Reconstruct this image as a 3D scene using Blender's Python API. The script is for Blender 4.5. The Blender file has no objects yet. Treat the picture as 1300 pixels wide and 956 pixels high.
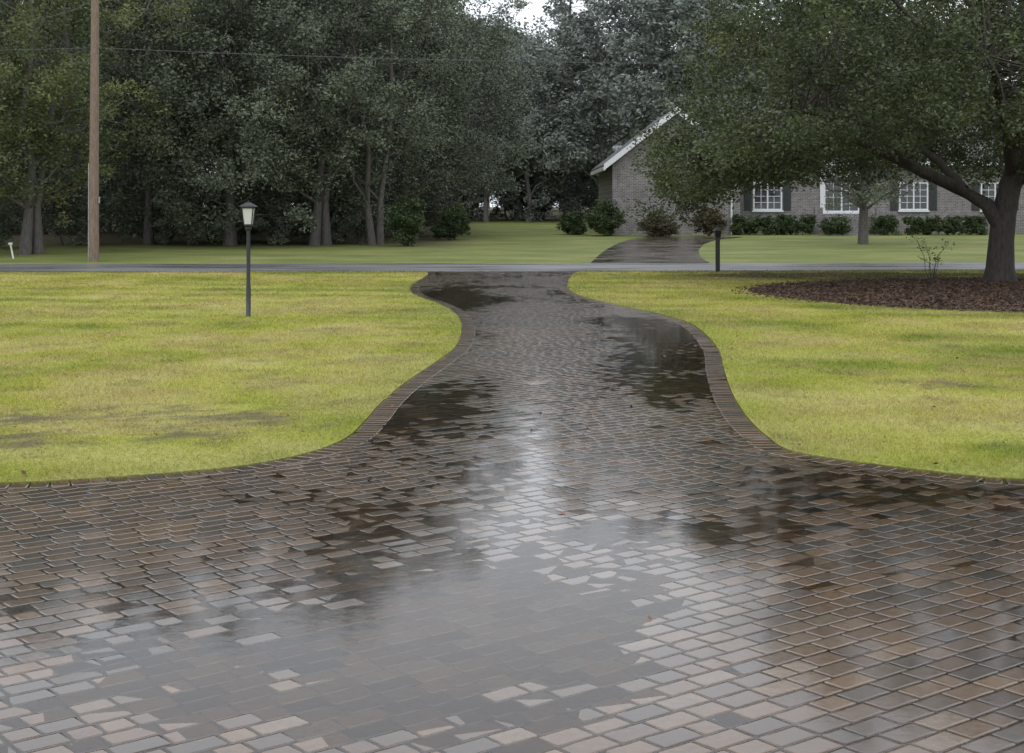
import bpy, math, random
import numpy as np
from mathutils import Vector
random.seed(7); rng=np.random.default_rng(7)
scene=bpy.context.scene
R=math.radians
# ------------------------------------------------------------ helpers
_tab=np.random.default_rng(99).random((256,256))
def vn(x,y):
    x=np.asarray(x,float); y=np.asarray(y,float)
    xi=np.floor(x).astype(int); yi=np.floor(y).astype(int)
    fx=x-xi; fy=y-yi; fx=fx*fx*(3-2*fx); fy=fy*fy*(3-2*fy)
    a=_tab[xi%256,yi%256]; b=_tab[(xi+1)%256,yi%256]; c=_tab[xi%256,(yi+1)%256]; d=_tab[(xi+1)%256,(yi+1)%256]
    return (a*(1-fx)+b*fx)*(1-fy)+(c*(1-fx)+d*fx)*fy
def fbm(x,y,o=4):
    s=0;a=.5;t=0
    for i in range(o): s=s+a*vn(x*2**i+i*17.3,y*2**i+i*9.1); t+=a; a*=.6
    return s/t
def gz(y): return 0.0125*max(0.0,y-46.0)
def mesh_np(name,V,F,mats=(),mi=None,tint=None,smooth=False,link=True,col=None):
    V=np.asarray(V,np.float32); F=np.asarray(F,np.int32)
    me=bpy.data.meshes.new(name); k=F.shape[1]; n=len(F)
    me.vertices.add(len(V)); me.vertices.foreach_set('co',V.ravel())
    me.loops.add(n*k); me.loops.foreach_set('vertex_index',F.ravel())
    me.polygons.add(n); me.polygons.foreach_set('loop_start',np.arange(0,n*k,k,dtype=np.int32))
    for m in mats: me.materials.append(m)
    if mi is not None: me.polygons.foreach_set('material_index',np.asarray(mi,np.int32))
    sm=np.full(n,bool(smooth)) if not isinstance(smooth,np.ndarray) else smooth
    me.polygons.foreach_set('use_smooth',sm)
    if tint is not None:
        a=me.attributes.new('tint','FLOAT','POINT'); a.data.foreach_set('value',np.asarray(tint,np.float32))
    if col is not None:
        a=me.attributes.new('turf_color','FLOAT_COLOR','POINT'); a.data.foreach_set('color',np.c_[col,np.ones(len(col))].astype(np.float32).ravel())
    me.update(calc_edges=True)
    if not link: return me
    ob=bpy.data.objects.new(name,me); scene.collection.objects.link(ob); return ob
class MB:
    def __init__(s): s.V=[];s.F=[];s.M=[];s.T=[];s.S=[];s.n=0
    def add(s,V,F,m=0,t=0.5,smooth=False):
        V=np.asarray(V,float).reshape(-1,3); F=np.asarray(F,int)
        s.V.append(V); s.F.append(F+s.n); s.M.append(np.full(len(F),m)); s.S.append(smooth if isinstance(smooth,np.ndarray) else np.full(len(F),smooth))
        s.T.append(np.full(len(V),t) if np.isscalar(t) else t); s.n+=len(V)
    def box(s,x0,x1,y0,y1,z0,z1,m=0,t=.5):
        V=[(x0,y0,z0),(x1,y0,z0),(x1,y1,z0),(x0,y1,z0),(x0,y0,z1),(x1,y0,z1),(x1,y1,z1),(x0,y1,z1)]
        s.add(V,[(0,3,2,1),(4,5,6,7),(0,1,5,4),(1,2,6,5),(2,3,7,6),(3,0,4,7)],m,t)
    def tube(s,P,Rr,sides=8,m=0,t=.5,smooth=True,rot=0):
        P=[Vector(p) for p in P]; V=[];F=[]
        for i,p in enumerate(P):
            d=(P[min(i+1,len(P)-1)]-P[max(i-1,0)])
            if d.length<1e-6: d=Vector((0,0,1))
            d.normalize()
            a=Vector((1,0,0)) if abs(d.x)<.8 else Vector((0,1,0))
            u=d.cross(a).normalized(); w=d.cross(u)
            for k in range(sides):
                an=2*math.pi*k/sides+rot; V.append(p+(u*math.cos(an)+w*math.sin(an))*Rr[i])
        for i in range(len(P)-1):
            for k in range(sides):
                k2=(k+1)%sides
                F.append((i*sides+k,i*sides+k2,(i+1)*sides+k2,(i+1)*sides+k))
        s.add([tuple(v) for v in V],F,m,t,smooth)
    def build(s,name,mats,link=True):
        return mesh_np(name,np.vstack(s.V),np.vstack(s.F),mats,np.concatenate(s.M),np.concatenate(s.T),np.concatenate(s.S),link)
def empty(name,loc=(0,0,0)):
    e=bpy.data.objects.new(name,None); e.location=loc; e.empty_display_size=.5; scene.collection.objects.link(e); return e
# ------------------------------------------------------------ materials
class NT:
    def __init__(s,name):
        s.mat=bpy.data.materials.new(name); s.mat.use_nodes=True; s.t=s.mat.node_tree
        s.b=s.t.nodes['Principled BSDF']; s.o=s.t.nodes['Material Output']
    def n(s,ty,**kw):
        x=s.t.nodes.new(ty)
        for k,v in kw.items(): setattr(x,k,v)
        return x
    def l(s,a,b): s.t.links.new(a,b)
    def pos(s,scale=(1,1,1),rot=(0,0,0)):
        g=s.n('ShaderNodeNewGeometry'); m=s.n('ShaderNodeMapping'); m.inputs['Scale'].default_value=scale; m.inputs['Rotation'].default_value=rot
        s.l(g.outputs['Position'],m.inputs['Vector']); return m.outputs[0]
    def noise(s,vec,scale,detail=4,rough=.6):
        x=s.n('ShaderNodeTexNoise'); x.inputs['Scale'].default_value=scale; x.inputs['Detail'].default_value=detail; x.inputs['Roughness'].default_value=rough
        if vec is not None: s.l(vec,x.inputs['Vector'])
        return x.outputs['Fac']
    def ramp(s,fac,stops):
        r=s.n('ShaderNodeValToRGB'); e=r.color_ramp.elements
        while len(e)<len(stops): e.new(.5)
        for i,(p,c) in enumerate(stops): e[i].position=p; e[i].color=(c[0],c[1],c[2],1) if not np.isscalar(c) else (c,c,c,1)
        s.l(fac,r.inputs[0]); return r.outputs[0]
    def mix(s,f,a,b,bt='MIX'):
        m=s.n('ShaderNodeMix',data_type='RGBA',blend_type=bt)
        for sock,v in ((m.inputs[0],f),(m.inputs[6],a),(m.inputs[7],b)):
            if hasattr(v,'is_output'): s.l(v,sock)
            elif np.isscalar(v): sock.default_value=v
            else: sock.default_value=(v[0],v[1],v[2],1)
        return m.outputs[2]
    def math(s,op,a,b=0.,clamp=False):
        m=s.n('ShaderNodeMath',operation=op,use_clamp=clamp)
        for i,v in enumerate((a,b)):
            if hasattr(v,'is_output'): s.l(v,m.inputs[i])
            else: m.inputs[i].default_value=v
        return m.outputs[0]
    def bump(s,h,strength=.5,dist=.01):
        b=s.n('ShaderNodeBump'); b.inputs['Strength'].default_value=strength; b.inputs['Distance'].default_value=dist
        s.l(h,b.inputs['Height']); return b.outputs[0]
    def tint(s):
        a=s.n('ShaderNodeAttribute'); a.attribute_name='tint'; return a.outputs['Fac']
def simple(name,col,rough=.6,metal=0,var=.25,sc=6):
    s=NT(name); v=s.noise(s.pos(),sc); c=s.ramp(v,[(.3,[x*(1-var) for x in col]),(.7,[min(1,x*(1+var)) for x in col])])
    s.l(c,s.b.inputs['Base Color']); s.b.inputs['Roughness'].default_value=rough; s.b.inputs['Metallic'].default_value=metal
    return s.mat
def leafmat(name,stops,trans=.2,rough=.55):
    s=NT(name); c=s.ramp(s.tint(),stops)
    s.l(c,s.b.inputs['Base Color']); s.b.inputs['Roughness'].default_value=rough
    s.b.inputs['Specular IOR Level'].default_value=.25
    if trans>0:
        tr=s.n('ShaderNodeBsdfTranslucent'); s.l(s.mix(1.0,c,(1.2,1.35,.6),'MULTIPLY'),tr.inputs[0])
        mx=s.n('ShaderNodeMixShader'); mx.inputs[0].default_value=trans
        s.l(s.b.outputs[0],mx.inputs[1]); s.l(tr.outputs[0],mx.inputs[2]); s.l(mx.outputs[0],s.o.inputs[0])
    return s.mat
L_near=leafmat('oak_leaves',[(0,(.038,.049,.028)),(.45,(.074,.094,.048)),(.8,(.13,.156,.076)),(1,(.19,.20,.09))])
L_left=leafmat('oak_leaves_edge',[(0,(.062,.077,.042)),(.5,(.125,.148,.07)),(.85,(.20,.218,.095)),(1,(.26,.24,.10))])
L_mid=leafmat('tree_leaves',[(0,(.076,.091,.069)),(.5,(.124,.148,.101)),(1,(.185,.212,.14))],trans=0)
L_back=leafmat('back_tree_leaves',[(0,(.105,.123,.10)),(.5,(.148,.172,.13)),(1,(.195,.222,.163))],trans=0)  # back rows: a little distance haze mixed into the leaf colour
L_far=leafmat('haze_tinted_leaves',[(0,(.175,.198,.182)),(.5,(.222,.248,.217)),(1,(.275,.30,.255))],trans=0)  # leaf greens paled and greyed to imitate distance haze; no real mist
L_vfar=leafmat('far_haze_tinted_leaves',[(0,(.28,.31,.29)),(.5,(.33,.362,.34)),(1,(.38,.41,.38))],trans=0)  # farthest rows: stronger painted haze in the leaf colour
L_bush=leafmat('bush_leaves',[(0,(.03,.048,.02)),(.5,(.062,.092,.036)),(1,(.11,.145,.058))],trans=0)
L_red=leafmat('nandina_leaves',[(0,(.05,.055,.03)),(.5,(.10,.08,.05)),(1,(.17,.11,.07))],trans=0)
def barkmat(name,a,b):
    s=NT(name); v=s.noise(s.pos((9,9,2)),2.2,5,.7); s.l(s.ramp(v,[(.3,a),(.7,b)]),s.b.inputs['Base Color'])
    s.b.inputs['Roughness'].default_value=.75; s.l(s.bump(v,.8,.03),s.b.inputs['Normal']); return s.mat
bark=barkmat('oak_bark',(.022,.017,.014),(.085,.07,.06))
bark_mid=barkmat('woodland_bark',(.05,.045,.04),(.15,.135,.12))
bark_far=barkmat('haze_tinted_bark',(.10,.10,.095),(.21,.20,.185))  # bark colour paled for distant trees, haze painted in
s=NT('lawn_turf'); a=s.n('ShaderNodeAttribute'); a.attribute_name='turf_color'; fine=s.noise(s.pos(),30,2,.7)
c=s.mix(1.0,a.outputs['Color'],s.ramp(fine,[(.3,.5),(.7,1.0)]),'MULTIPLY')
s.l(c,s.b.inputs['Base Color']); s.b.inputs['Roughness'].default_value=.8; s.b.inputs['Specular IOR Level'].default_value=.2; M_lawn=s.mat
s=NT('lawn_blades'); a=s.n('ShaderNodeAttribute'); a.attribute_name='turf_color'
s.l(a.outputs['Color'],s.b.inputs['Base Color']); s.b.inputs['Roughness'].default_value=.6; s.b.inputs['Specular IOR Level'].default_value=.25
tr=s.n('ShaderNodeBsdfTranslucent'); s.l(a.outputs['Color'],tr.inputs[0]); mx=s.n('ShaderNodeMixShader'); mx.inputs[0].default_value=.4
s.l(s.b.outputs[0],mx.inputs[1]); s.l(tr.outputs[0],mx.inputs[2]); s.l(mx.outputs[0],s.o.inputs[0]); M_blade=s.mat
def ground_material():
    s=NT('far_ground'); sp=s.n('ShaderNodeSeparateXYZ'); s.l(s.n('ShaderNodeNewGeometry').outputs['Position'],sp.inputs[0])
    n=s.noise(s.pos((.5,1,1)),.5,4,.65); f=s.noise(s.pos(),14,3,.7)
    grass=s.ramp(n,[(.3,(.105,.135,.042)),(.5,(.165,.188,.056)),(.66,(.24,.235,.09))])
    litter=s.ramp(f,[(.3,(.055,.046,.03)),(.7,(.11,.10,.055))])
    a=s.math('ADD',s.math('MULTIPLY',s.math('SUBTRACT',sp.outputs[1],57.0),.16),s.math('MULTIPLY',s.math('SUBTRACT',n,.5),3.5))
    b=s.math('MULTIPLY',s.math('SUBTRACT',-1.5,sp.outputs[0]),.35)
    w=s.math('MINIMUM',a,b)
    w2=s.math('MULTIPLY',s.math('SUBTRACT',sp.outputs[1],104.),.08)
    w=s.math('MAXIMUM',w,w2); w=s.math('MAXIMUM',w,0.); w=s.math('MINIMUM',w,1.)
    c=s.mix(w,grass,litter)
    c=s.mix(1.0,c,s.ramp(f,[(.3,(.7,.72,.7)),(.7,(1.25,1.25,1.2))]),'MULTIPLY')
    s.l(c,s.b.inputs['Base Color']); s.b.inputs['Roughness'].default_value=.8; s.b.inputs['Specular IOR Level'].default_value=.2
    return s.mat
M_ground=ground_material()
def paver_material():
    s=NT('wet_paver')
    c=s.ramp(s.tint(),[(0,(.028,.021,.018)),(.2,(.048,.031,.021)),(.45,(.078,.044,.025)),(.7,(.108,.061,.032)),(.88,(.14,.083,.043)),(1,(.135,.098,.066))])
    n=s.noise(s.pos(),28,4,.7); n2=s.noise(s.pos(),.9,3,.6)
    c=s.mix(1.0,c,s.ramp(n,[(.3,(.65,.63,.6)),(.7,(1.25,1.25,1.25))]),'MULTIPLY')
    c=s.mix(s.ramp(n2,[(.45,0.),(.68,.5)]),c,(.052,.036,.026))
    s.l(c,s.b.inputs['Base Color'])
    s.l(s.ramp(n2,[(.35,.2),(.7,.35)]),s.b.inputs['Roughness'])
    s.b.inputs['Specular IOR Level'].default_value=.05
    s.b.inputs['Coat Weight'].default_value=1.; s.b.inputs['Coat IOR'].default_value=1.45
    s.l(s.ramp(n,[(.3,.04),(.7,.11)]),s.b.inputs['Coat Roughness'])
    bp=s.bump(n,.12,.002); s.l(bp,s.b.inputs['Normal']); s.l(bp,s.b.inputs['Coat Normal']); return s.mat
M_paver=paver_material()
def water_material():
    s=NT('rain_water_film'); bp=s.bump(s.noise(s.pos(),9,3,.6),.11,.005)
    g=s.n('ShaderNodeBsdfGlossy'); g.inputs['Roughness'].default_value=.065; s.l(bp,g.inputs['Normal'])
    t=s.n('ShaderNodeBsdfTransparent'); t.inputs[0].default_value=(.94,.93,.91,1)
    f=s.n('ShaderNodeFresnel'); f.inputs['IOR'].default_value=1.47; s.l(bp,f.inputs['Normal'])
    mx=s.n('ShaderNodeMixShader'); s.l(f.outputs[0],mx.inputs[0]); s.l(t.outputs[0],mx.inputs[1]); s.l(g.outputs[0],mx.inputs[2])
    s.l(mx.outputs[0],s.o.inputs[0]); return s.mat
M_water=water_material()
M_bed=simple('joint_sand',(.05,.042,.034),.7)
def road_material():
    s=NT('wet_asphalt'); n=s.noise(s.pos(),30,3,.7); b=s.noise(s.pos((.2,1,1)),.8,4,.6)
    c=s.ramp(b,[(.35,(.11,.11,.11)),(.65,(.21,.208,.205))]); c=s.mix(1.0,c,s.ramp(n,[(.3,.75),(.7,1.2)]),'MULTIPLY')
    s.l(c,s.b.inputs['Base Color']); s.l(s.ramp(b,[(.4,.25),(.62,.5)]),s.b.inputs['Roughness']); s.b.inputs['Specular IOR Level'].default_value=.45; return s.mat
M_road=road_material()
def brickpave_material():
    s=NT('wet_brick_paving'); br=s.n('ShaderNodeTexBrick'); s.l(s.pos((1,1,1),(0,0,R(20))),br.inputs['Vector'])
    for k,v in (('Scale',1.),('Mortar Size',.012),('Brick Width',.3),('Row Height',.2)): br.inputs[k].default_value=v
    br.inputs['Color1'].default_value=(.05,.04,.03,1); br.inputs['Color2'].default_value=(.10,.075,.052,1); br.inputs['Mortar'].default_value=(.03,.026,.022,1)
    s.l(br.outputs[0],s.b.inputs['Base Color']); s.l(s.ramp(s.noise(s.pos(),.7),[(.4,.08),(.6,.3)]),s.b.inputs['Roughness'])
    s.l(s.bump(br.outputs['Fac'],-.3,.01),s.b.inputs['Normal']); return s.mat
M_brickpave=brickpave_material()
def mulch_material():
    s=NT('mulch'); n=s.noise(s.pos((1,1,1)),22,4,.75); b=s.noise(s.pos(),1.2,4)
    c=s.ramp(n,[(.3,(.022,.014,.010)),(.52,(.07,.042,.03)),(.72,(.15,.095,.065))]); c=s.mix(s.ramp(b,[(.5,0.),(.75,.4)]),c,(.05,.05,.025))
    s.l(c,s.b.inputs['Base Color']); s.b.inputs['Roughness'].default_value=.6; s.l(s.bump(n,1.,.05),s.b.inputs['Normal']); return s.mat
M_mulch=mulch_material()
M_chip=leafmat('mulch_chips',[(0,(.022,.014,.011)),(.5,(.075,.045,.032)),(1,(.17,.11,.07))],trans=0.,rough=.6)
M_litter=leafmat('dry_leaf',[(0,(.09,.04,.018)),(.7,(.2,.10,.04)),(1,(.28,.04,.025))],trans=0)
# ------------------------------------------------------------ driveway edges (plan, metres)
Lp=[(-40,8.6),(-14,8.85),(-8,9.0),(-5,9.12),(-3.33,9.26),(-2.76,9.42),(-2.2,9.67),(-1.77,9.97),(-1.45,10.48),(-1.29,11.09),(-1.24,11.9),(-1.2,13.1),(-1.09,14.57),(-.87,16.6),(-.73,18.25),(-.74,20.8),(-.91,23.5),(-1.30,26.),(-1.9,28.5),(-2.2,30.6),(-2.3,33.),(-2.25,36.),(-2.25,38.),(-2.4,39.45)]
Rp=[(40,8.7),(14,9.0),(8,9.12),(5,9.22),(3.38,9.39),(3.06,9.53),(2.7,9.8),(2.3,10.15),(2.05,10.5),(2.0,11.1),(2.01,12.1),(2.12,13.65),(2.33,15.6),(2.63,18.25),(2.76,21.7),(2.5,23.7),(2.0,25.8),(1.42,28.5),(1.24,31.2),(1.35,34.),(1.55,37.),(1.75,38.6),(2.0,39.6)]
def dense(P):
    out=[]; P=[np.array(p,float) for p in P]
    for i in range(len(P)-1):
        p0=P[max(i-1,0)];p1=P[i];p2=P[i+1];p3=P[min(i+2,len(P)-1)]
        n=max(2,int(np.linalg.norm(p2-p1)/.1))
        if np.linalg.norm(p2-p1)>4:
            for k in range(n): out.append(p1+(p2-p1)*k/n)
            continue
        if np.linalg.norm(p1-p0)>4: p0=p1-(p2-p1)
        if np.linalg.norm(p3-p2)>4: p3=p2+(p2-p1)
        for k in range(n):
            t=k/n; out.append(.5*((2*p1)+(-p0+p2)*t+(2*p0-5*p1+4*p2-p3)*t*t+(-p0+3*p1-3*p2+p3)*t**3))
    out.append(P[-1]); return np.array(out)
LE=dense(Lp); RE=dense(Rp)
def lx(y): return np.interp(y,LE[:,1],LE[:,0])
def rx(y): return np.interp(y,RE[:,1],RE[:,0])
rn=lambda x:39.6+.04*x
rf=lambda x:45.2+.04*x
# ------------------------------------------------------------ lawn colour (shared by turf and blades)
def lerpc(t,stops):
    p=[a for a,_ in stops]; c=np.array([b for _,b in stops]); return np.stack([np.interp(t,p,c[:,k]) for k in range(3)],1)
SPOTS=((-2.35,12.0,.55),(-3.9,10.9,.5),(-3.1,12.2,.4),(-4.1,11.9,.4),(4.4,14.3,.3),(-2.6,11.2,.3))
def spot_mask(x,y):
    m=np.zeros(len(x))
    for (px,py,rad) in SPOTS:
        m=np.maximum(m,np.clip(1.0*np.exp(-((x-px)**2+(y-py)**2*1.6)/rad**2)+3.6*(fbm(x*7,y*7,4)-.53),0,1)*(np.hypot(x-px,y-py)<rad*1.9))
    return m
def lawn_color(x,y):
    spots=spot_mask(x,y)
    t=fbm(x*.5+5,y*.42+2,5)
    c=lerpc(t,[(.34,(.205,.25,.030)),(.46,(.305,.33,.040)),(.56,(.38,.375,.066)),(.68,(.44,.395,.13))])
    mow=np.sin((y*1.0+x*.13)*2*np.pi/1.9+2.2*(fbm(x*.12,y*.3,2)-.5)); st=np.clip(mow*.5+.5,0,1)**1.3*np.clip(fbm(x*.25+9,y*.3+70,3)*3-.9,0,1)
    c=c+(np.array((.49,.46,.15))-c)*(st*.75)[:,None]
    tan=np.clip((fbm(x*1.6+31,y*1.3+14,5)-.50)*6,0,1); c=c+(np.array((.37,.29,.12))-c)*(tan*.5)[:,None]
    dk=np.clip((fbm(x*2.3+71,y*2.0+44,4)-.58)*7,0,1); c=c*(1-.24*dk)[:,None]
    c=c+(np.array((.11,.085,.045))-c)*(spots*.85)[:,None]
    xe=np.minimum(np.abs(x-lx(y)),np.abs(x-rx(y))); gr=np.exp(-xe/.5)*(y<34)+.8*np.exp(-np.maximum(0,y-9.5)/.5); c=c+(np.array((.205,.26,.032))-c)*(np.clip(gr,0,1)*.4)[:,None]
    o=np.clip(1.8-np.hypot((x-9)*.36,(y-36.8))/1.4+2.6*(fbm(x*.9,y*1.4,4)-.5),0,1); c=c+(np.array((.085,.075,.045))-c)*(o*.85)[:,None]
    vg=np.clip((y-rn(x)+1.1)/.8+1.5*(fbm(x*1.3,y*2,3)-.5),0,1); c=c+(np.array((.15,.11,.065))-c)*(vg*.7)[:,None]
    return c,spots
# ------------------------------------------------------------ ground
ys=[-60,0,36,37.2,40,46,50,55,60,66,72,80,90,100,115,130,160,220,400,900]
V=[];F=[]
for y in ys:
    z=-.06 if y<=36 else (-.012+gz(min(y,160)))
    for x in (-700,-60,-20,0,20,60,700): V.append((x,y,z))
for i in range(len(ys)-1):
    for k in range(6): F.append((i*7+k,i*7+k+1,(i+1)*7+k+1,(i+1)*7+k))
mesh_np('ground',V,F,[M_ground])
mesh_np('street_road',[(-300,rn(-300),-.004),(300,rn(300),-.004),(300,rf(300),-.004),(-300,rf(-300),-.004)],[(0,1,2,3)],[M_road])
mesh_np('driveway_bed',[(-30,-3,-.03),(30,-3,-.03),(30,36,-.03),(-30,36,-.03)],[(0,1,2,3)],[M_bed])
def lawn2(name,E,side,zl=.006):
    offs=np.r_[0,np.arange(.12,17,.14),20,30,45,70]; nc=len(offs); Vs=[]
    for p in E:
        xo=np.minimum(offs,abs(side*80-p[0])); x=p[0]+side*xo
        if p[1]<36: y=np.full(nc,p[1])
        else:
            t=(p[1]-36.)/(E[-1][1]-36.); y=36+(rn(x)-36)*t
            y[0]=min(y[0],rn(p[0]))
        Vs.append(np.stack([x,y,np.full(nc,zl)],1))
        Vs[-1]=np.vstack([[p[0],y[0],-.03],Vs[-1]])
    V=np.vstack(Vs); m=nc+1
    I=np.arange(len(E)-1)[:,None]*m+np.arange(m-1)[None]; I=I.ravel()
    F=np.stack([I,I+1,I+m+1,I+m],1)
    if side<0: F=F[:,::-1]
    c,_=lawn_color(V[:,0],V[:,1])
    return mesh_np(name,V,F,[M_lawn],col=c)
lawn2('lawn',LE,-1); lawn2('lawn',RE,1)
fd=[(2.5,6.3,45.3),(2.9,6.5,49),(3.6,7.2,55),(4.5,8.2,61),(5.4,9.4,66),(6.6,11.4,70)]
V=[];F=[]
for a,b,y in fd: V+=[(a,y,gz(y)+.006),(b,y,gz(y)+.006)]
for i in range(len(fd)-1): F.append((2*i,2*i+1,2*i+3,2*i+2))
mesh_np('neighbor_driveway',V,F,[M_brickpave])
# ------------------------------------------------------------ pavers laid in diagonal courses
def inpoly(x,y): return (x>lx(y))&(x<rx(y))
gs=lambda x,y,cx,cy,sx,sy: np.exp(-((x-cx)/sx)**2-((y-cy)/sy)**2)
def und(x,y):
    z=.0001+.0017*(fbm(x*.8+3,y*.5+8,4)-.5)*3
    z=z-.0032*gs(x,y,-1.3,28,.8,5)-.0028*gs(x,y,1.9,18,.7,4.)+.0028*gs(x,y,.4,20,.6,7)-.0014*gs(x,y,-.7,11.5,.6,2.5)-.0024*gs(x,y,-.2,6.0,1.2,1.5)-.0012*gs(x,y,0,9,.7,1.5)+.0014*gs(x,y,2.6,6.5,1.0,2.0)+.0012*gs(x,y,-2.6,7.6,1.,1.)
    return z
def stones(cx,cy,hx,hy,ang,dz,tilt,tint,zadd=0.):
    n=len(cx); c=.009
    rings=[(0.,-.045),(0.,-.0044),(.002,-.0014),(.006,-.0003),(.012,0.)]
    e=.08; base=und(cx,cy); sx=(und(cx+e,cy)-und(cx-e,cy))/(2*e); sy=(und(cx,cy+e)-und(cx,cy-e))/(2*e)
    ca,sa=np.cos(ang)[:,None],np.sin(ang)[:,None]
    Vs=[]
    for ins,z in rings:
        ax=hx-ins; ay=hy-ins; cc=np.full(n,max(.004,c-ins*.5))
        px=np.stack([ax,ax,ax-cc,-ax+cc,-ax,-ax,-ax+cc,ax-cc],1); py=np.stack([-ay+cc,ay-cc,ay,ay,ay-cc,-ay+cc,-ay,-ay],1)
        dx=px*ca-py*sa; dy=px*sa+py*ca
        zz=z+dx*(tilt[:,:1]+sx[:,None])+dy*(tilt[:,1:]+sy[:,None])+(dz+base)[:,None]+zadd
        Vs.append(np.stack([cx[:,None]+dx,cy[:,None]+dy,zz],2))
    V=np.concatenate(Vs,1); nr=len(rings)
    f=[]
    for r in range(nr-1):
        for k in range(8): k2=(k+1)%8; f.append((r*8+k,r*8+k2,r*8+8+k2,r*8+8+k))
    b=(nr-1)*8; f+= [(b,b+1,b+2,b+3),(b,b+3,b+4,b+7),(b+4,b+5,b+6,b+7)]
    sm=np.array([True]*(8*(nr-1))+[False]*3)
    f=np.array(f); F=(f[None]+(np.arange(n)*8*nr)[:,None,None]).reshape(-1,4)
    return V.reshape(-1,3),F,np.repeat(tint,8*nr),np.tile(sm,n)
th=R(38); S=[]; v=-26.; rh=.116
lens_=(.116,.155,.175,.195,.195)
while v<34:
    u=-16+rng.random()*.2
    while u<40:
        w_=random.choice(lens_); uc=u+w_/2; u+=w_
        x=uc*math.cos(th)-v*math.sin(th); y=uc*math.sin(th)+v*math.cos(th)
        if y<2.2 or y>39.5 or abs(x)>y*.42+2.6: continue
        S.append((x,y,w_/2-.0018,rh/2-.0018))
    v+=rh
S=np.array(S)
ok=inpoly(S[:,0],S[:,1])&(S[:,1]<rn(S[:,0])-.02); S=S[ok]
E=np.vstack([LE,RE]); dmin=np.full(len(S),9.)
for e in E:
    if abs(e[0])>9: continue
    dmin=np.minimum(dmin,np.hypot(S[:,0]-e[0],S[:,1]-e[1]))
S=S[dmin>.15]; n=len(S)
print('pavers',n)
tv=np.clip(rng.random(n)*.78+.5*(vn(S[:,0]*.8,S[:,1]*.5)-.5)+.1,0,1)
sc=np.clip((fbm(S[:,0]*.7+40,S[:,1]*.4+12,3)-.42)*5,0,1)*.6+.8*gs(S[:,0],S[:,1],2.6,6.5,1.3,2.4)+1.1*gs(S[:,0],S[:,1],.6,20,.8,8)
til=rng.normal(0,1,(n,2))*(.0018+.0066*np.clip(sc,0,1.2))[:,None]
A=stones(S[:,0],S[:,1],S[:,2],S[:,3],np.full(n,th)+rng.normal(0,.008,n),rng.normal(0,.00045,n),til,tv)
mb=MB(); mb.add(A[0],A[1],0,A[2],A[3])
for Ed,sg in ((LE,1),(RE,-1)):
    Ed=Ed[np.abs(Ed[:,0])<9]; seg=np.hypot(*np.diff(Ed,axis=0).T); s=np.r_[0,np.cumsum(seg)]
    off,hh,stp=.105,.098,.118
    q=np.arange(.05,s[-1],stp); x=np.interp(q,s,Ed[:,0]); y=np.interp(q,s,Ed[:,1])
    tx=np.gradient(x); ty=np.gradient(y); L=np.hypot(tx,ty); tx/=L; ty/=L
    nx,ny=(ty,-tx) if sg>0 else (-ty,tx)
    m=len(q)
    A=stones(x+nx*off,y+ny*off,np.full(m,stp/2-.003),np.full(m,hh),np.arctan2(ty,tx),rng.normal(0,.0006,m),rng.normal(0,.008,(m,2)),np.clip(rng.random(m)*.7+.25,0,1),.002)
    mb.add(A[0],A[1],0,A[2],A[3])
mb.build('paver_driveway',[M_paver])
V=[];F=[]
yy=np.r_[-2,2,8.6,LE[(LE[:,1]>8.6)&(LE[:,1]<39.4)][::2,1],39.45]; yy=np.unique(np.round(yy,3))
for y in yy: V+=[(max(-14,float(lx(y))),y,-.0009),(min(14,float(rx(y))),y,-.0009)]
for i in range(len(yy)-1): F.append((2*i,2*i+1,2*i+3,2*i+2))
mesh_np('rain_water',V,F,[M_water])
# ------------------------------------------------------------ grass blades
def blades():
    N=560000
    d=9.0*(40.5/9.)**(rng.random(N))
    x=(rng.random(N)*2-1)*(d*.40+2.2); y=d
    ins=(~inpoly(x,y))&(y<rn(x)-.1)
    mul=~(((x-11.5)/6.6)**2+((y-29.6)/6.3)**2<1)
    k=ins&mul; x=x[k];y=y[k]
    spots=spot_mask(x,y); worn=fbm(x*1.1,y*1.1,4)
    k=rng.random(len(x))<np.clip(1-.7*spots,.2,1)*np.clip(worn*2.4,.4,1); x=x[k];y=y[k];worn=worn[k]; n=len(x)
    c,spots=lawn_color(x,y)
    h=(.018+.022*rng.random(n))*(.6+.7*worn)*(1-.5*spots)*(1+np.maximum(0,y-14)*.010)
    w=.0028*(1+ (y-9)*.11)
    a=rng.random(n)*6.283; lean=rng.normal(0,.8,(n,2))*h[:,None]
    bx=np.cos(a)*w; by=np.sin(a)*w; z0=np.full(n,.003)
    P0=np.stack([x-bx,y-by,z0],1);P1=np.stack([x+bx,y+by,z0],1);P2=np.stack([x+lean[:,0],y+lean[:,1],z0+h],1)
    V=np.stack([P0,P1,P2],1).reshape(-1,3); F=np.arange(n*3).reshape(-1,3)
    br=np.clip(rng.normal(1.06,.2,n),.5,1.7); dry=(rng.random(n)<.08)
    c=c*br[:,None]; c[dry]=c[dry]*.4+np.array((.42,.36,.20))*.6
    return mesh_np('lawn_grass',V,F,[M_blade],col=np.repeat(c,3,axis=0))
blades()
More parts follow.
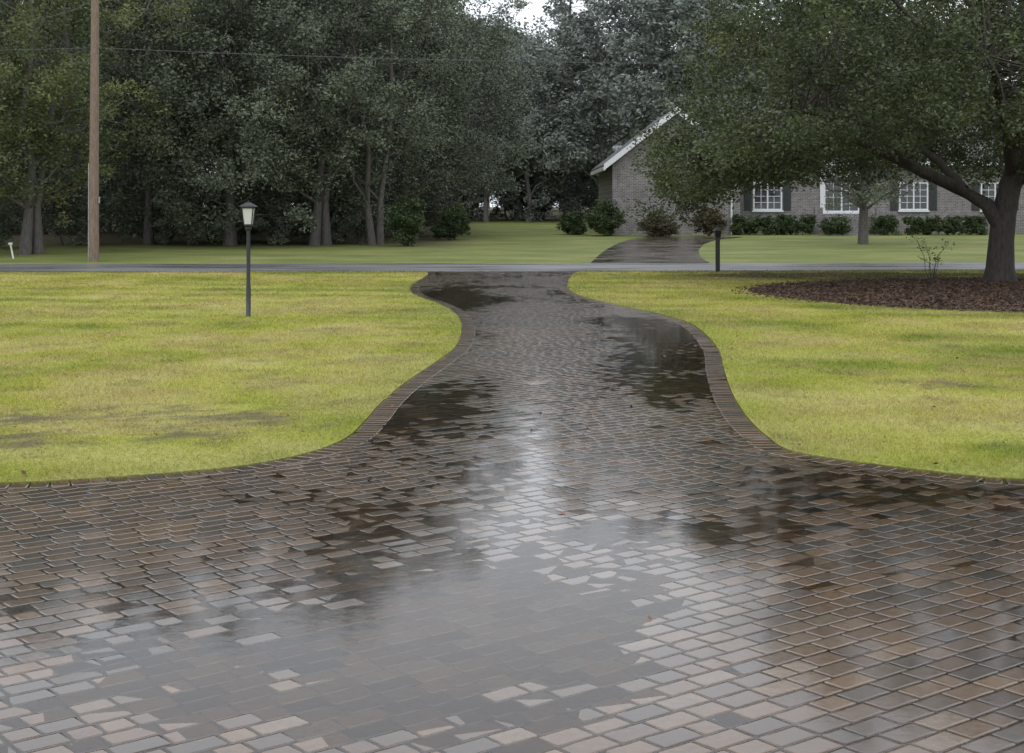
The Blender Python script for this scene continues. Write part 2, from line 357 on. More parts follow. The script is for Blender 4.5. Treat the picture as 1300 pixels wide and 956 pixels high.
# ------------------------------------------------------------ foliage
def leaves(mb,C,rad,nsub,nleaf,a,b,m=1,flat=.7,droop=0.,r=rng):
    n=len(C)
    d=r.normal(size=(n,nsub,3)); d/=np.linalg.norm(d,axis=2,keepdims=True); d[...,2]*=flat
    rr=rad[:,None,None]*(r.random((n,nsub,1))**.5)
    sc=C[:,None]+d*rr
    ct=r.normal(.42,.14,(n,1)); stt=ct+r.normal(0,.10,(n,nsub))
    q=r.normal(size=(n,nsub,nleaf,3))*(rad[:,None,None,None]*.20); q[...,2]*=.75
    P=(sc[:,:,None]+q).reshape(-1,3); t=(stt[:,:,None]+r.normal(0,.12,(n,nsub,nleaf))).reshape(-1)
    N=len(P)
    u=r.normal(size=(N,3)); u[:,2]=u[:,2]*.6-droop; u/=np.linalg.norm(u,axis=1,keepdims=True)
    w=r.normal(size=(N,3)); w-=u*(w*u).sum(1,keepdims=True); w/=np.linalg.norm(w,axis=1,keepdims=True)
    s=(.7+.6*r.random((N,1)))
    V=np.stack([P-u*a*s,P+w*b*s,P+u*a*s,P-w*b*s],1).reshape(-1,3)
    mb.add(V,np.arange(N*4).reshape(-1,4),m,np.repeat(np.clip(t,0,1),4),False)
def wob(p,q,k,amp,r=random):
    p=Vector(p);q=Vector(q); out=[]
    L=(q-p).length
    for i in range(k+1):
        t=i/k; o=p.lerp(q,t)
        if 0<i<k: o+=Vector((r.gauss(0,1),r.gauss(0,1),r.gauss(0,.6)))*amp*L
        o.z+=math.sin(t*math.pi)*.06*L
        out.append(o)
    return out
def connect(mb,limbs,C,rad,r0=.045,m=0):
    pts=[]
    for l in limbs:
        for a,b in zip(l[:-1],l[1:]):
            for t in (0,.25,.5,.75): pts.append(tuple(Vector(a).lerp(Vector(b),t)))
        pts.append(tuple(l[-1]))
    pts=np.array(pts)
    for c,rr in zip(C,rad):
        dd=np.linalg.norm(pts-c,axis=1)+np.maximum(0,pts[:,2]-c[2])*.8+rng.random(len(pts))*.5
        p=pts[np.argmin(dd)]
        path=wob(p,c,3,.07); mb.tube(path,[r0,r0*.75,r0*.5,r0*.2],5,m)
        for k in range(2):
            e=Vector(c)+Vector((random.gauss(0,1),random.gauss(0,1),random.gauss(.2,.6)))*rr*.6
            mb.tube([path[2],path[2].lerp(e,.55)+Vector((0,0,.05)),e],[r0*.4,r0*.25,r0*.1],4,m)
def tree_mesh(name,H,crown_lo,rad,nclump,nsub,nleaf,a,b,seed,clump=1.2,trunk=.2,kind='oak',multi=1):
    random.seed(seed); r=np.random.default_rng(seed); mb=MB(); limbs=[]
    for mtr in range(multi):
        bx,by=(0,0) if multi==1 else (random.uniform(-.6,.6),random.uniform(-.5,.5))
        top=(bx*3+random.uniform(-.6,.6),by*3+random.uniform(-.6,.6),H*(.93 if kind=='pine' else .72))
        tr=wob((bx,by,-.15),top,7,.012); rr=[trunk*(1.35 if i==0 else 1)*(1-.8*i/7) for i in range(8)]
        mb.tube(tr,rr,9,0); limbs.append(tr)
        if kind!='pine':
            for k in range(7):
                z=crown_lo*.8+(H*.6-crown_lo*.8)*random.random(); i=min(6,int(z/(H*.72)*7)); st=tr[i]
                an=k*2.4+random.random(); L=rad*random.uniform(.55,.85)
                e=Vector((math.cos(an)*L,math.sin(an)*L,min(H*.9,z+L*random.uniform(.25,.8))))
                l=wob(st,e,5,.05); mb.tube(l,[trunk*.45*(1-.8*j/5) for j in range(6)],6,0); limbs.append(l)
    C=[];Rr=[]
    hz=(H-crown_lo)/2; cz=crown_lo+hz
    tries=0
    while len(C)<nclump and tries<20000:
        tries+=1
        d=r.normal(size=3); d/=np.linalg.norm(d); rad_f=r.random()**.38
        if kind=='pine':
            t=r.random(); z=crown_lo+(H-crown_lo)*t; rm=rad*(1-t)**.6*(.35+.65*r.random()); an=r.random()*6.283
            c=np.array([math.cos(an)*rm,math.sin(an)*rm,z+rm*.1])
        else:
            lump=.72+.5*float(vn(d[0]*2.2+seed*3.1+9,d[1]*2.2+d[2]*2.7+seed+9))
            dz=d[2] if d[2]>0 else -abs(d[2])**.6
            c=np.array([d[0]*rad,d[1]*rad,dz*hz])*rad_f*lump; c[2]+=cz
        cr=clump*r.uniform(.65,1.25)
        if C and min(np.linalg.norm(c-o) for o in C)<clump*.55: continue
        C.append(c);Rr.append(cr)
    C=np.array(C);Rr=np.array(Rr)
    connect(mb,limbs,C,Rr,trunk*.16)
    leaves(mb,C,Rr,nsub,nleaf,a,b,1,.7 if kind!='pine' else .45,0.25,r)
    return mb.build(name,[bark_mid,L_mid],link=False)
TM={
 'oak':tree_mesh('broad_oak_mesh',15.5,.6,6.0,130,10,44,.080,.038,11,1.25,.24),
 'oak2':tree_mesh('oak_mesh_b',16,1.2,5.4,118,10,44,.080,.036,12,1.2,.2,multi=2),
 'tall':tree_mesh('tall_hardwood_mesh',18,2.2,4.8,100,10,42,.080,.036,13,1.2,.19),
 'airy':tree_mesh('airy_hardwood_mesh',17,2.4,4.8,82,9,36,.075,.033,14,1.25,.15,multi=2),
 'shrub':tree_mesh('understory_mesh',4.2,.2,2.6,38,9,30,.085,.04,16,.8,.06,multi=3),
 'f_oak':tree_mesh('far_oak_mesh',16,1.0,6.0,95,8,20,.16,.075,17,1.4,.22),
 'f_tall':tree_mesh('far_hardwood_mesh',18,3.0,4.9,85,8,20,.16,.072,18,1.3,.19),
 'f_pine':tree_mesh('far_pine_mesh',21,8.5,3.8,70,8,20,.17,.045,19,1.0,.2,'pine'),
}
def place(kind,name,x,y,s=1.,rot=None,leaf=None,bk=None,parent=None,sz=None):
    o=bpy.data.objects.new(name,TM[kind]); scene.collection.objects.link(o)
    o.location=(x,y,gz(y)); o.rotation_euler=(0,0,random.random()*6.28 if rot is None else rot); o.scale=(s,s,sz or s)
    if leaf: o.material_slots[1].link='OBJECT'; o.material_slots[1].material=leaf
    if bk: o.material_slots[0].link='OBJECT'; o.material_slots[0].material=bk
    if parent: o.parent=parent
    return o
random.seed(3)
place('oak2','oak_tree',-17.6,51.5,.9,.4,L_left)
place('tall','hardwood_tree',-15.6,61,.95,1.0)
place('oak','oak_tree',-11.9,60,1.0,2.1)
place('oak2','oak_tree',-8.3,60,.98,.2)
place('airy','hardwood_tree',-5.8,61,.95,1.7)
place('oak','oak_tree',-5.2,69,1.0,4.0)
place('oak2','oak_tree',-3.7,79,.95,3.2,L_back)
place('tall','hardwood_tree',-22.5,60,1.,.3)
place('oak','oak_tree',-24,51,.9,2.3)
for x,y,s in ((-13.6,60,.7),(-10,61,.75),(-6.6,62,.7),(-18.5,60,.75),(-21,57,.7),(-8.2,63,.6),(-15.8,63,.8),(-4.6,72,.7),(-12.2,64,.8)): place('shrub','understory_shrub',x,y,s)
woods=empty('woodland_trees')
def fill(n,x0,x1,y0,y1,kinds,s0,s1,leaf,bk,nm,par):
    for i in range(n):
        x=x0+(x1-x0)*(i+random.random())/n; y=random.uniform(y0,y1); k=random.choice(kinds)
        place(k,nm,x,y,random.uniform(s0,s1),None,leaf,bk,par)
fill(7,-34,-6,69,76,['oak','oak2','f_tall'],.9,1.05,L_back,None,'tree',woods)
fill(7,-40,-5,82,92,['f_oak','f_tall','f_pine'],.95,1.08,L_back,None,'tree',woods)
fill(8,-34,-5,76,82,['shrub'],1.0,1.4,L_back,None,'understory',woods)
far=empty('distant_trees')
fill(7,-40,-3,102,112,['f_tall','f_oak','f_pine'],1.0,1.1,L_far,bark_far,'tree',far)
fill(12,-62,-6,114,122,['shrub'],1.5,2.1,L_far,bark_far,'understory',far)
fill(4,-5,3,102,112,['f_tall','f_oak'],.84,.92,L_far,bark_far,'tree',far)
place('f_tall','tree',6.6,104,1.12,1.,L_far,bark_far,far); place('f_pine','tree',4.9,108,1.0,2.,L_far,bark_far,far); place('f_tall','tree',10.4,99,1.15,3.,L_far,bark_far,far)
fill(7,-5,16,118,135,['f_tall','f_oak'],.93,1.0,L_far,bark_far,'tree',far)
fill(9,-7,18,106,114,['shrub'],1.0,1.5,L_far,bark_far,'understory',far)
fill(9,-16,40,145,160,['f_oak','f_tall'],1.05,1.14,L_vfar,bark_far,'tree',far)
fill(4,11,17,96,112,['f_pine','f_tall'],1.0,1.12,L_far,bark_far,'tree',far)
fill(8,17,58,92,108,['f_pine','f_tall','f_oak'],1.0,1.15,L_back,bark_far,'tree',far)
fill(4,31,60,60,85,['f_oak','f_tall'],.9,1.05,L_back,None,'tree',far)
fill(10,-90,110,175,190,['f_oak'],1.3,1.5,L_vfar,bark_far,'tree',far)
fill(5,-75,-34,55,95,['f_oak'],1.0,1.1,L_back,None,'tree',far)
# near oak
def big_oak():
    random.seed(21); r=np.random.default_rng(21); mb=MB(); B=Vector((11.6,33.8,0))
    def P(*l): return [B+Vector(p) for p in l]
    lim=[P((0,0,-.1),(0.0,0,.35),(.03,0,1.0),(.12,.05,1.7),(.3,.1,2.4),(.7,.2,3.4),(.9,.3,4.8),(.7,.4,6.5),(.4,.3,8.5)),
         P((.05,0,1.25),(-.35,-.1,1.85),(-1.1,-.2,2.25),(-2.2,-.3,2.75),(-3.6,-.5,3.4),(-5.2,-.7,3.9),(-6.6,-.6,3.7),(-7.6,-.9,3.0)),
         P((.25,.1,2.2),(.9,-.2,2.9),(2.0,-.5,3.4),(3.6,-.9,4.2),(5.4,-1.2,5.0)),
         P((-.9,-.2,2.2),(-1.3,.6,2.9),(-2.2,1.6,3.8),(-3.6,2.8,4.8),(-4.6,3.6,6.)),
         P((.3,.1,2.5),(-.2,-1.,3.4),(-.9,-2.4,4.2),(-1.6,-4.2,4.8),(-2.2,-5.6,4.8)),
         P((.5,.15,3.0),(-.4,.4,4.4),(-1.6,.6,6.0),(-3.0,.5,7.4),(-4.,.4,8.4)),
         P((.8,.2,4.0),(1.6,1.2,5.5),(2.8,2.6,7.0),(3.9,4.,8.)),
         P((-2.2,-.3,2.75),(-3.,-1.4,3.2),(-4.2,-2.8,3.7),(-5.4,-3.4,3.8),(-6.4,-3.9,3.3)),
         P((-5.2,-.7,3.9),(-6.0,.6,3.9),(-6.8,2.0,3.5),(-7.4,2.8,2.9)),
         P((-3.6,-.5,3.4),(-4.4,.6,4.4),(-5.4,1.4,5.4),(-6.2,1.2,6.0))]
    r0=[.29,.2,.16,.12,.13,.12,.11,.09,.06,.07]
    for l,rr in zip(lim,r0):
        n=len(l); rad=[rr*(1-.85*i/(n-1)) for i in range(n)]
        if rr==.29: rad=[.44,.33,.29,.28,.25,.19,.15,.1,.05]
        mb.tube(l,rad,10,0)
    C=[];Rr=[];t=0
    while len(C)<560 and t<120000:
        t+=1
        an=r.random()*6.283; q=r.random()**.5; lump=.86+.22*float(vn(math.cos(an)*2+20,math.sin(an)*2+20))
        X=math.cos(an)*q*9.2*lump-.3; Y=math.sin(an)*q*8.0*lump
        zt=3.2+7.8*math.sqrt(max(0,1-q**2.2))
        lo=2.85
        if X<-4.9: lo=2.85-(-X-4.9)*.5
        if X<-7.6: lo=1.5+(-X-7.6)*.8
        if X>.3: lo=2.55
        if -2.2<X<=.3: lo=2.9
        if Y<-2: lo+=.35
        if Y>4: lo-=.25
        lo+= .8*(float(vn(X*.9+50,Y*.9+50))-.5)
        if zt<lo+.4: continue
        z=lo+.4+(zt-lo-.4)*(r.random()**1.9)
        lim_left=-8.0 if z<3.1 else (-8.0+(z-3.1)*.55 if z<5 else -6.9)
        if X+.06*Y<lim_left+.5*(float(vn(z*1.3+7,Y*.8+60))): continue
        c=np.array([X,Y,z])
        if C and min(np.linalg.norm(c-o) for o in C)<.60: continue
        C.append(c); Rr.append(r.uniform(.55,1.0))
    for k in range(52):
        X=r.uniform(-7.9,-5.2); c=np.array([X,r.uniform(-3.2,3.6),r.uniform(1.75+abs(X+6.9)*.5,3.5)])
        if min(np.linalg.norm(c-o) for o in C)<.42: continue
        C.append(c); Rr.append(r.uniform(.45,.8))
    print('oak clumps',len(C))
    C=np.array(C)+np.array(B); Rr=np.array(Rr)
    connect(mb,lim,C,Rr,.026)
    leaves(mb,C,Rr,11,40,.050,.025,1,.7,.25,r)
    mb.build('live_oak_tree',[bark,L_near])
big_oak()
place('oak2','oak_tree',15.2,61,.8,.9,None)
# ------------------------------------------------------------ bushes
def bush(name,x,y,rx_,ry_,h,mat,n=26,leaf=(.05,.026),nsub=10,nl=38,seed=1,cl=.42):
    r=np.random.default_rng(seed); random.seed(seed); mb=MB(); z0=gz(y)
    C=[]
    for i in range(n):
        d=r.normal(size=3); d/=np.linalg.norm(d); d*=r.random()**.3
        C.append((x+d[0]*rx_*.8,y+d[1]*ry_*.8,z0+h*.5+d[2]*h*.42))
    C=np.array(C); Rr=np.full(n,cl)*r.uniform(.7,1.1,n)
    for k in range(6):
        an=k*1.05; mb.tube([(x,y,z0-.05),(x+math.cos(an)*rx_*.3,y+math.sin(an)*ry_*.3,z0+h*.4),(x+math.cos(an)*rx_*.5,y+math.sin(an)*ry_*.5,z0+h*.75)],[.025,.018,.006],5,0)
    leaves(mb,C,Rr,nsub,nl,leaf[0],leaf[1],1,.8,0,r)
    return mb.build(name,[bark,mat])
bush('round_bush',4.7,72,1.15,1.1,1.75,L_bush,50,seed=5)
bush('round_bush',3.2,74,.8,.8,1.2,L_bush,24,seed=6)
bush('shrub',-4.3,59,.85,.8,2.2,L_bush,26,seed=7)
bush('shrub',-2.9,66,1.1,.9,1.5,L_bush,26,seed=8)
bush('nandina_shrub',7.4,71.2,1.2,.6,1.15,L_red,30,seed=10)
bush('nandina_shrub',9.9,71.4,1.0,.6,1.35,L_red,26,seed=11)
def hedge(name,x0,x1,y,h,seed):
    r=np.random.default_rng(seed); mb=MB(); n=int((x1-x0)*26); z0=gz(y)
    C=np.stack([r.uniform(x0+.15,x1-.15,n),y+r.uniform(-.35,.35,n),z0+.15+r.random(n)*(h-.3)],1)
    for k in range(int((x1-x0)/.4)): mb.tube([(x0+.2+k*.4,y,z0-.05),(x0+.2+k*.4+.05,y,z0+h*.6)],[.02,.01],5,0)
    leaves(mb,C,np.full(n,.24),8,26,.045,.024,1,.9,0,r); mb.build(name,[bark,L_bush])
hedge('boxwood_hedge',11.2,15.7,73.4,1.05,31); hedge('boxwood_hedge',20.2,24.5,73.4,1.0,32)
bush('shrub',16.6,73,.8,.5,.9,L_bush,18,seed=12); bush('shrub',19.2,73,.8,.5,1.0,L_bush,18,seed=13)
def sapling():
    random.seed(5); mb=MB(); B=Vector((9.6,32.6,0)); C=[]
    for k in range(7):
        an=k*.9; e=B+Vector((math.cos(an)*.42,math.sin(an)*.3,random.uniform(.5,1.2)))
        p=wob(B,e,4,.06); mb.tube(p,[.010,.008,.007,.005,.003],5,0); C+= [tuple(p[3]),tuple(p[4])]
    leaves(mb,np.array(C),np.full(len(C),.16),3,4,.035,.012,1); mb.build('sapling',[bark,L_near])
sapling()
# ------------------------------------------------------------ mulch bed
ang=np.linspace(0,2*math.pi,160,endpoint=False)
ex=11.5+6.4*np.cos(ang)*(1+.03*np.sin(ang*5)); ey=29.4+5.9*np.sin(ang)*(1+.03*np.cos(ang*3))
V=[(11.5,29.4,.05)]+[(a,b,.012) for a,b in zip(ex,ey)]
F=[(0,1+i,1+(i+1)%160) for i in range(160)]
mesh_np('mulch_bed',V,F,[M_mulch],smooth=True)
def chips():
    n=26000; t=rng.random(n)*6.283; q=np.sqrt(rng.random(n))*1.02*(1+.03*rng.normal(size=n)); x=11.5+6.4*q*np.cos(t); y=29.4+5.9*q*np.sin(t)
    P=np.stack([x,y,.02+.035*(1-np.minimum(q,1))+rng.random(n)*.015],1); u=rng.normal(size=(n,3)); u[:,2]*=.3; u/=np.linalg.norm(u,axis=1,keepdims=True)
    w=rng.normal(size=(n,3)); w-=u*(w*u).sum(1,keepdims=True); w/=np.linalg.norm(w,axis=1,keepdims=True)
    V=np.stack([P-u*.035-w*.01,P-u*.035+w*.01,P+u*.035+w*.01,P+u*.035-w*.01],1).reshape(-1,3)
    mesh_np('mulch_chips',V,np.arange(n*4).reshape(-1,4),[M_chip],tint=np.repeat(rng.random(n),4))
chips()
def litter():
    n=420; y=9.3*(38/9.3)**rng.random(n); x=(rng.random(n)*2-1)*(y*.38+1); z=np.where(inpoly(x,y),.006,.035)
    x2=np.r_[x,rng.normal(8,3,260)]; y2=np.r_[y,rng.normal(33,4,260)]; z2=np.r_[z,np.full(260,.04)]
    k=(y2<39)&(y2>9); x2,y2,z2=x2[k],y2[k],z2[k]
    fx=np.array([-.9,.6,1.8,-2.4,.29]); fy=np.array([7.,6.2,7.6,8.1,8.35])
    x2=np.r_[x2,fx]; y2=np.r_[y2,fy]; z2=np.r_[z2,und(fx,fy)+.008]; n=len(x2)
    t=rng.random(n)*.75; t[-1]=1.; sz=rng.uniform(.014,.028,n); sz[-1]=.034
    P=np.stack([x2,y2,z2],1); a=rng.random(n)*6.283
    u=np.stack([np.cos(a),np.sin(a),rng.normal(0,.25,n)],1); w=np.stack([-np.sin(a),np.cos(a),rng.normal(0,.35,n)],1)
    s=sz[:,None]
    V=np.stack([P-u*s,P+w*s*.5,P+u*s,P-w*s*.5],1).reshape(-1,3)
    mesh_np('fallen_leaves',V,np.arange(n*4).reshape(-1,4),[M_litter],tint=np.repeat(t,4))
litter()
# ------------------------------------------------------------ lamp posts
M_black=simple('black_painted_metal',(.012,.012,.013),.3,0,.2,20)
gl=NT('frosted_glass'); gl.b.inputs['Base Color'].default_value=(.55,.57,.55,1); gl.b.inputs['Roughness'].default_value=.25
M_frost=gl.mat
def lamp(x,y,H):
    e=empty('lamp_post',(x,y,0))
    def part(name,fn,mats):
        mb=MB(); fn(mb); o=mb.build(name,mats); o.parent=e; return o
    part('pole',lambda m:(m.tube([(0,0,-.05),(0,0,.015),(0,0,.02),(0,0,.5),(0,0,.52),(0,0,H-.46)],[.05,.05,.038,.038,.033,.031],14),
                          m.tube([(0,0,H-.47),(0,0,H-.45),(0,0,H-.43),(0,0,H-.40),(0,0,H-.385),(0,0,H-.38)],[.031,.05,.05,.04,.075,.078],14)),[M_black])
    zb=H-.38; zt=H-.10
    def frame(m):
        for sx in (-1,1):
            for sy in (-1,1): m.tube([(sx*.062,sy*.062,zb),(sx*.092,sy*.092,zt)],[.009,.009],6)
        for z,h in ((zb,.066),(zt,.098)):
            m.box(-h,h,-h-.004,-h+.012,z-.01,z+.012); m.box(-h,h,h-.012,h+.004,z-.01,z+.012); m.box(-h-.003,-h+.011,-h+.013,h-.013,z-.01,z+.011); m.box(h-.011,h+.003,-h+.013,h-.013,z-.01,z+.011)
    part('lantern_frame',frame,[M_black])
    part('lantern_glass',lambda m:m.tube([(0,0,zb),(0,0,zt)],[.082,.124],4,smooth=False,rot=math.pi/4),[M_frost])
    part('roof_cap',lambda m:(m.tube([(0,0,zt+.013),(0,0,zt+.02),(0,0,zt+.055),(0,0,zt+.085),(0,0,zt+.09)],[.02,.185,.11,.04,.0],4,smooth=False,rot=math.pi/4),
                              m.tube([(0,0,zt+.075),(0,0,zt+.095),(0,0,zt+.108),(0,0,zt+.118)],[.014,.01,.018,.001],10)),[M_black])
    return e
lamp(-4.3,23.2,1.88)
def post(x,y):
    e=empty('path_light_post',(x,y,0))
    mb=MB(); mb.box(-.055,.055,-.055,.055,-.05,.90); mb.box(-.075,.075,-.075,.075,.902,.955); o=mb.build('post',[M_black]); o.parent=e
    mb=MB(); mb.tube([(0,0,.955),(0,0,1.13)],[.10,.125],4,smooth=False,rot=math.pi/4); o=mb.build('lantern',[M_black]); o.parent=e
    mb=MB(); mb.tube([(0,0,1.132),(0,0,1.14),(0,0,1.2),(0,0,1.225)],[.02,.18,.06,.0],4,smooth=False,rot=math.pi/4); o=mb.build('cap',[M_black]); o.parent=e
post(5.64,39.0)
M_pole=barkmat('weathered_pole_wood',(.13,.09,.065),(.27,.20,.15))
M_metal=simple('galvanized_metal',(.35,.36,.37),.4,.6)
M_wire=simple('weathered_cable',(.10,.10,.10),.7)
up=empty('utility_pole',(-13.7,46.6,gz(46.6)))
mb=MB(); mb.tube([(0,0,-.3),(0,0,2),(0.02,0,5),(.05,0,10.5)],[.17,.16,.145,.12],14); o=mb.build('pole_shaft',[M_pole]); o.parent=up
mb=MB(); mb.box(.16,.20,-.03,.03,1.9,2.1); mb.tube([(-.16,-.06,0),(-.15,-.06,3.2)],[.02,.02],6); mb.box(-1.1,1.2,-.06,.06,9.5,9.62); o=mb.build('hardware',[M_metal]); o.parent=up
up2=empty('utility_pole',(34,49,gz(49)))
mb=MB(); mb.tube([(0,0,-.3),(0,0,5),(0,0,10.5)],[.17,.145,.12],14); o=mb.build('pole_shaft',[M_pole]); o.parent=up2
def wire(a,b,sag,r=.009):
    mb=MB(); P=[]
    for i in range(31):
        t=i/30; p=Vector(a).lerp(Vector(b),t); p.z-=sag*4*t*(1-t); P.append(p)
    mb.tube(P,[r]*31,5); return mb.build('power_line',[M_wire])
wire((-13.6,46.6,7.0),(34,49,7.4),.6); wire((-13.6,46.6,7.0),(-60,44,7.4),.5)
mb=MB(); mb.tube([(-17.0,48.5,0),(-17.1,48.5,.5)],[.03,.03],8); mb.box(-17.16,-17.04,48.46,48.54,.5,.57); mb.build('marker_stake',[simple('white_paint',(.6,.6,.58),.5)])
# ------------------------------------------------------------ house
def brick_mat(name,c1,c2,mo,rot):
    s=NT(name); br=s.n('ShaderNodeTexBrick'); s.l(s.pos((1,1,1),rot),br.inputs['Vector'])
    for k,v in (('Scale',1.),('Mortar Size',.012),('Brick Width',.24),('Row Height',.085)): br.inputs[k].default_value=v
    br.inputs['Color1'].default_value=(*c1,1); br.inputs['Color2'].default_value=(*c2,1); br.inputs['Mortar'].default_value=(*mo,1)
    c=s.mix(1.0,br.outputs[0],s.ramp(s.noise(s.pos(),3.5,5,.7),[(.3,.7),(.7,1.25)]),'MULTIPLY')
    s.l(c,s.b.inputs['Base Color']); s.b.inputs['Roughness'].default_value=.85; return s.mat
M_brick=brick_mat('grey_brick_front',(.22,.195,.19),(.13,.118,.115),(.31,.30,.30),(R(90),0,0))
M_brickS=brick_mat('grey_brick_side',(.22,.195,.19),(.13,.118,.115),(.31,.30,.30),(R(90),0,R(90)))
M_white=simple('white_trim',(.72,.74,.76),.45,0,.04,3)
sh=NT('roof_shingles'); w=sh.n('ShaderNodeTexBrick'); sh.l(sh.pos((1,1,1)),w.inputs['Vector'])
for k,v in (('Scale',1.),('Mortar Size',.01),('Brick Width',.3),('Row Height',.14)): w.inputs[k].default_value=v
w.inputs['Color1'].default_value=(.08,.08,.082,1); w.inputs['Color2'].default_value=(.12,.118,.118,1); w.inputs['Mortar'].default_value=(.045,.045,.045,1)
sh.l(w.outputs[0],sh.b.inputs['Base Color']); sh.b.inputs['Roughness'].default_value=.6; M_roof=sh.mat
gg=NT('window_glass'); gg.b.inputs['Base Color'].default_value=(.02,.025,.03,1); gg.b.inputs['Roughness'].default_value=.06; gg.b.inputs['Specular IOR Level'].default_value=.8; M_glass=gg.mat
M_shut=simple('dark_shutter',(.03,.035,.035),.5)
def house():
    z0=.2; e=empty('brick_house',(0,0,0)); yw=76.; yf=73.6; ze=4.17
    def P(name,mb,mats): o=mb.build(name,mats); o.parent=e; return o
    mb=MB(); mb.box(11.8,30,yw,yw+9,z0,ze); P('main_walls',mb,[M_brick])
    mb=MB(); x0,x1,xm,zp=5.2,11.8,8.5,6.75
    V=[(x0,yf,z0),(x1,yf,z0),(x1,yf,ze),(xm,yf,zp),(x0,yf,ze),(x0,yw+9,z0),(x1,yw+9,z0),(x1,yw+9,ze),(xm,yw+9,zp),(x0,yw+9,ze)]
    me=bpy.data.meshes.new('wing_front'); me.from_pydata(V,[],[(0,1,2,3,4),(6,5,9,8,7)]); me.materials.append(M_brick); o=bpy.data.objects.new('wing_front',me); scene.collection.objects.link(o); o.parent=e
    me=bpy.data.meshes.new('wing_sides'); me.from_pydata(V,[],[(0,4,9,5),(1,6,7,2)]); me.materials.append(M_brickS); o=bpy.data.objects.new('wing_sides',me); scene.collection.objects.link(o); o.parent=e
    mb=MB(); k=(zp-ze)/(xm-x0); ov=.45
    def slab(xa,za,xb,zb,y0,y1,t=.16,m=0):
        mb.add([(xa,y0,za),(xb,y0,zb),(xb,y1,zb),(xa,y1,za),(xa,y0,za+t),(xb,y0,zb+t),(xb,y1,zb+t),(xa,y1,za+t)],[(0,3,2,1),(4,5,6,7),(0,1,5,4),(1,2,6,5),(2,3,7,6),(3,0,4,7)],m)
    slab(x0-ov,ze-ov*k,xm,zp,yf-.35,yw+9.3); slab(xm+.001,zp,x1+ov,ze-ov*k,yf-.35,yw+9.3); P('wing_roof',mb,[M_roof])
    mb=MB(); slab(x0-ov-.02,ze-ov*k-.16,xm,zp-.14,yf-.42,yf-.355,.33); slab(xm+.001,zp-.14,x1+ov+.02,ze-ov*k-.16,yf-.42,yf-.355,.33)
    mb.box(x0-ov-.05,x0-ov+.08,yf-.30,yw+9,ze-ov*k-.15,ze-ov*k+.03)
    P('white_rake_boards',mb,[M_white])
    xr=(11.8,30.5); yr=(yw-.5,yw+9.5); zr=8.1
    V=[(11.5,yr[0],ze),(xr[1],yr[0],ze),(xr[1],yr[1],ze),(11.5,yr[1],ze),(11.5,yw+4.5,zr),(26.,yw+4.5,zr)]
    me=bpy.data.meshes.new('main_roof'); me.from_pydata(V,[],[(0,1,5,4),(1,2,5),(2,3,4,5),(3,0,4),(0,3,2,1)]); me.materials.append(M_roof); o=bpy.data.objects.new('main_roof',me); scene.collection.objects.link(o); o.parent=e
    mb=MB(); mb.box(12.3,30.5,yr[0]-.06,yr[0]-.003,ze-.2,ze+.03); mb.box(12.3,30.3,yr[0],yw-.003,ze-.14,ze-.1)
    mb.tube([(11.35,yf-.08,ze-.5),(11.35,yf-.08,gz(yf))],[.05,.05],8); P('fascia_and_downspout',mb,[M_white])
    def win(cx,zb,zt,w,y,nm,cols=4,rows=4,shut=True):
        mb=MB(); h=w/2; d=.07
        mb.box(cx-h,cx-h+.08,y-d,y-.002,zb,zt); mb.box(cx+h-.08,cx+h,y-d,y-.002,zb,zt)
        mb.box(cx-h+.081,cx+h-.081,y-d,y-.002,zt-.08,zt); mb.box(cx-h+.081,cx+h-.081,y-d,y-.002,zb,zb+.08)
        mb.box(cx-h-.06,cx+h+.06,y-.12,y-.002,zb-.09,zb-.003)
        mb.box(cx-.04,cx+.04,y-d+.003,y-.012,zb+.081,zt-.081)
        for i in range(1,cols):
            if i*2==cols: continue
            x=cx-h+.08+(w-.16)*i/cols; mb.box(x-.014,x+.014,y-.045,y-.012,zb+.081,zt-.081)
        for j in range(1,rows):
            z=zb+.08+(zt-zb-.16)*j/rows; mb.box(cx-h+.081,cx-.041,y-.044,y-.013,z-.014,z+.014); mb.box(cx+.041,cx+h-.081,y-.044,y-.013,z-.014,z+.014)
        P(nm+'_frame',mb,[M_white])
        mb=MB(); mb.box(cx-h+.05,cx+h-.05,y-.011,y-.004,zb+.05,zt-.05); P(nm+'_glass',mb,[M_glass])
        if shut:
            mb=MB()
            for sx in (-1,1):
                c=cx+sx*(h+.27); mb.box(c-.2,c+.2,y-.05,y-.003,zb,zt)
                for j in range(10): z=zb+.1+(zt-zb-.2)*j/9; mb.box(c-.16,c+.16,y-.062,y-.051,z-.03,z+.03)
            P(nm+'_shutters',mb,[M_shut])
    win(13.65,1.6,3.1,1.55,yw,'window'); win(21.45,1.6,3.1,1.55,yw,'window'); win(25.8,1.6,3.1,1.55,yw,'window')
    win(17.6,1.5,3.45,1.9,yw,'french_door',4,5,False)
    mb=MB(); mb.box(16.5,18.7,yw-.09,yw-.002,3.46,3.98); mb.box(16.45,16.64,yw-.1,yw-.003,1.45,3.45); mb.box(18.56,18.75,yw-.1,yw-.003,1.45,3.45); P('door_surround',mb,[M_white])
    mb=MB(); mb.box(15.8,19.4,yw-1.5,yw-.004,.3,1.4)
    for i in range(5): mb.box(16.4,18.8,yw-1.5-.32*(i+1),yw-1.502-.32*i,.3,1.4-.2*(i+1))
    mb.box(15.8,16.2,yw-1.9,yw-1.503,.3,1.75); mb.box(19.,19.4,yw-1.9,yw-1.503,.3,1.75)
    P('entry_steps',mb,[M_brick])
house()
e=empty('distant_house')
mb=MB(); mb.box(6.4,15,108,116,.5,4.3); o=mb.build('walls',[M_brick]); o.parent=e
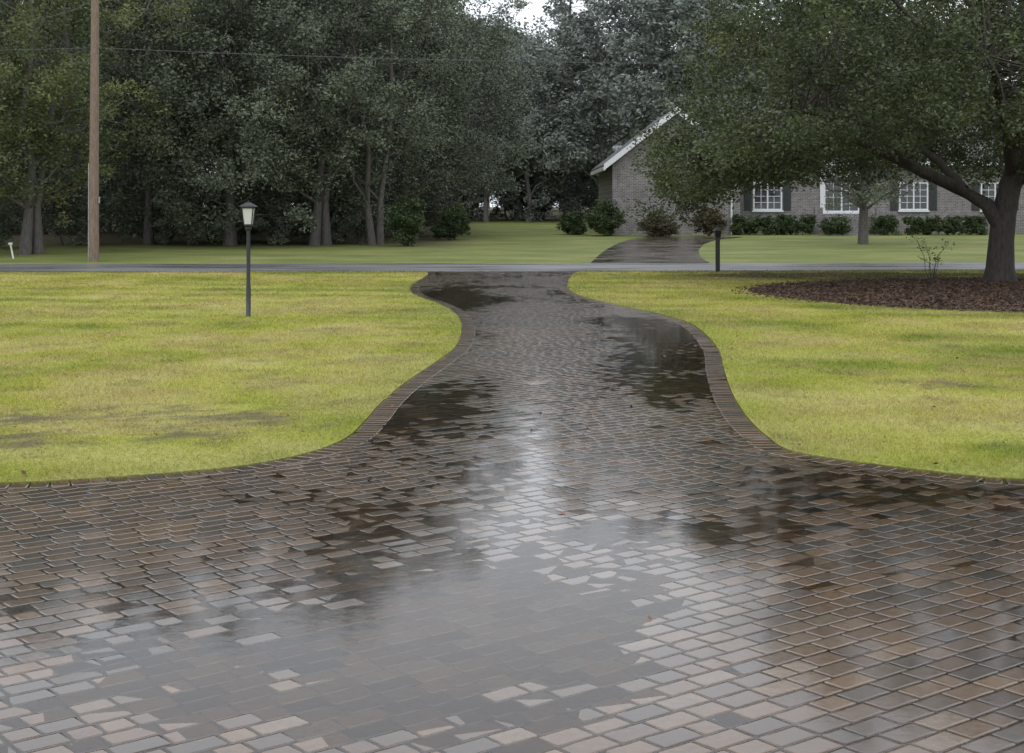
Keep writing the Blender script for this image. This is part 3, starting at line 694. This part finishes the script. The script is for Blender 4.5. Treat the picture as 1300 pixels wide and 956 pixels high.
me=bpy.data.meshes.new('roof'); me.from_pydata([(5.9,107.4,4.3),(15.5,107.4,4.3),(15.5,116.6,4.3),(5.9,116.6,4.3),(8,112,6.6),(13.5,112,6.6)],[],[(0,1,5,4),(1,2,5),(2,3,4,5),(3,0,4),(0,3,2,1)]); me.materials.append(simple('pale_roof',(.42,.44,.46),.5)); o=bpy.data.objects.new('roof',me); scene.collection.objects.link(o); o.parent=e
mb=MB(); mb.box(6.2,14,107.3,107.38,4.1,4.4); mb.box(6.9,7.9,107.9,107.98,1.5,3.4); o=mb.build('white_trim_boards',[M_white]); o.parent=e
# ------------------------------------------------------------ light
w=bpy.data.worlds.new('World'); scene.world=w; w.use_nodes=True; nt=w.node_tree; bg=nt.nodes['Background']
sky=nt.nodes.new('ShaderNodeTexSky'); sky.sky_type='NISHITA'; sky.sun_disc=False; sky.sun_elevation=R(55); sky.sun_rotation=R(200); sky.dust_density=3; sky.air_density=1
hs=nt.nodes.new('ShaderNodeHueSaturation'); hs.inputs['Saturation'].default_value=.35; nt.links.new(sky.outputs[0],hs.inputs['Color'])
mx=nt.nodes.new('ShaderNodeMix'); mx.data_type='RGBA'; mx.inputs[0].default_value=.75; mx.inputs[7].default_value=(15.6,16.4,17.5,1); nt.links.new(hs.outputs[0],mx.inputs[6])
nt.links.new(mx.outputs[2],bg.inputs['Color']); bg.inputs['Strength'].default_value=.1
sd=bpy.data.lights.new('sun','SUN'); sd.energy=.5; sd.angle=R(30); sd.color=(1,.98,.95); so=bpy.data.objects.new('sun',sd); scene.collection.objects.link(so)
el=R(55); az=R(200); dv=Vector((math.sin(az)*math.cos(el),math.cos(az)*math.cos(el),math.sin(el)))
so.rotation_euler=dv.to_track_quat('Z','Y').to_euler()
scene.view_settings.view_transform='Standard'; scene.view_settings.look='None'; scene.view_settings.exposure=0
# ------------------------------------------------------------ camera
cd=bpy.data.cameras.new('camera'); cd.lens=50; cd.sensor_width=36; cd.shift_y=-.166; cd.clip_end=2000; cd.clip_start=.1
co=bpy.data.objects.new('camera',cd); scene.collection.objects.link(co); co.location=(0,0,1.8); co.rotation_euler=(R(90),0,0); scene.camera=co
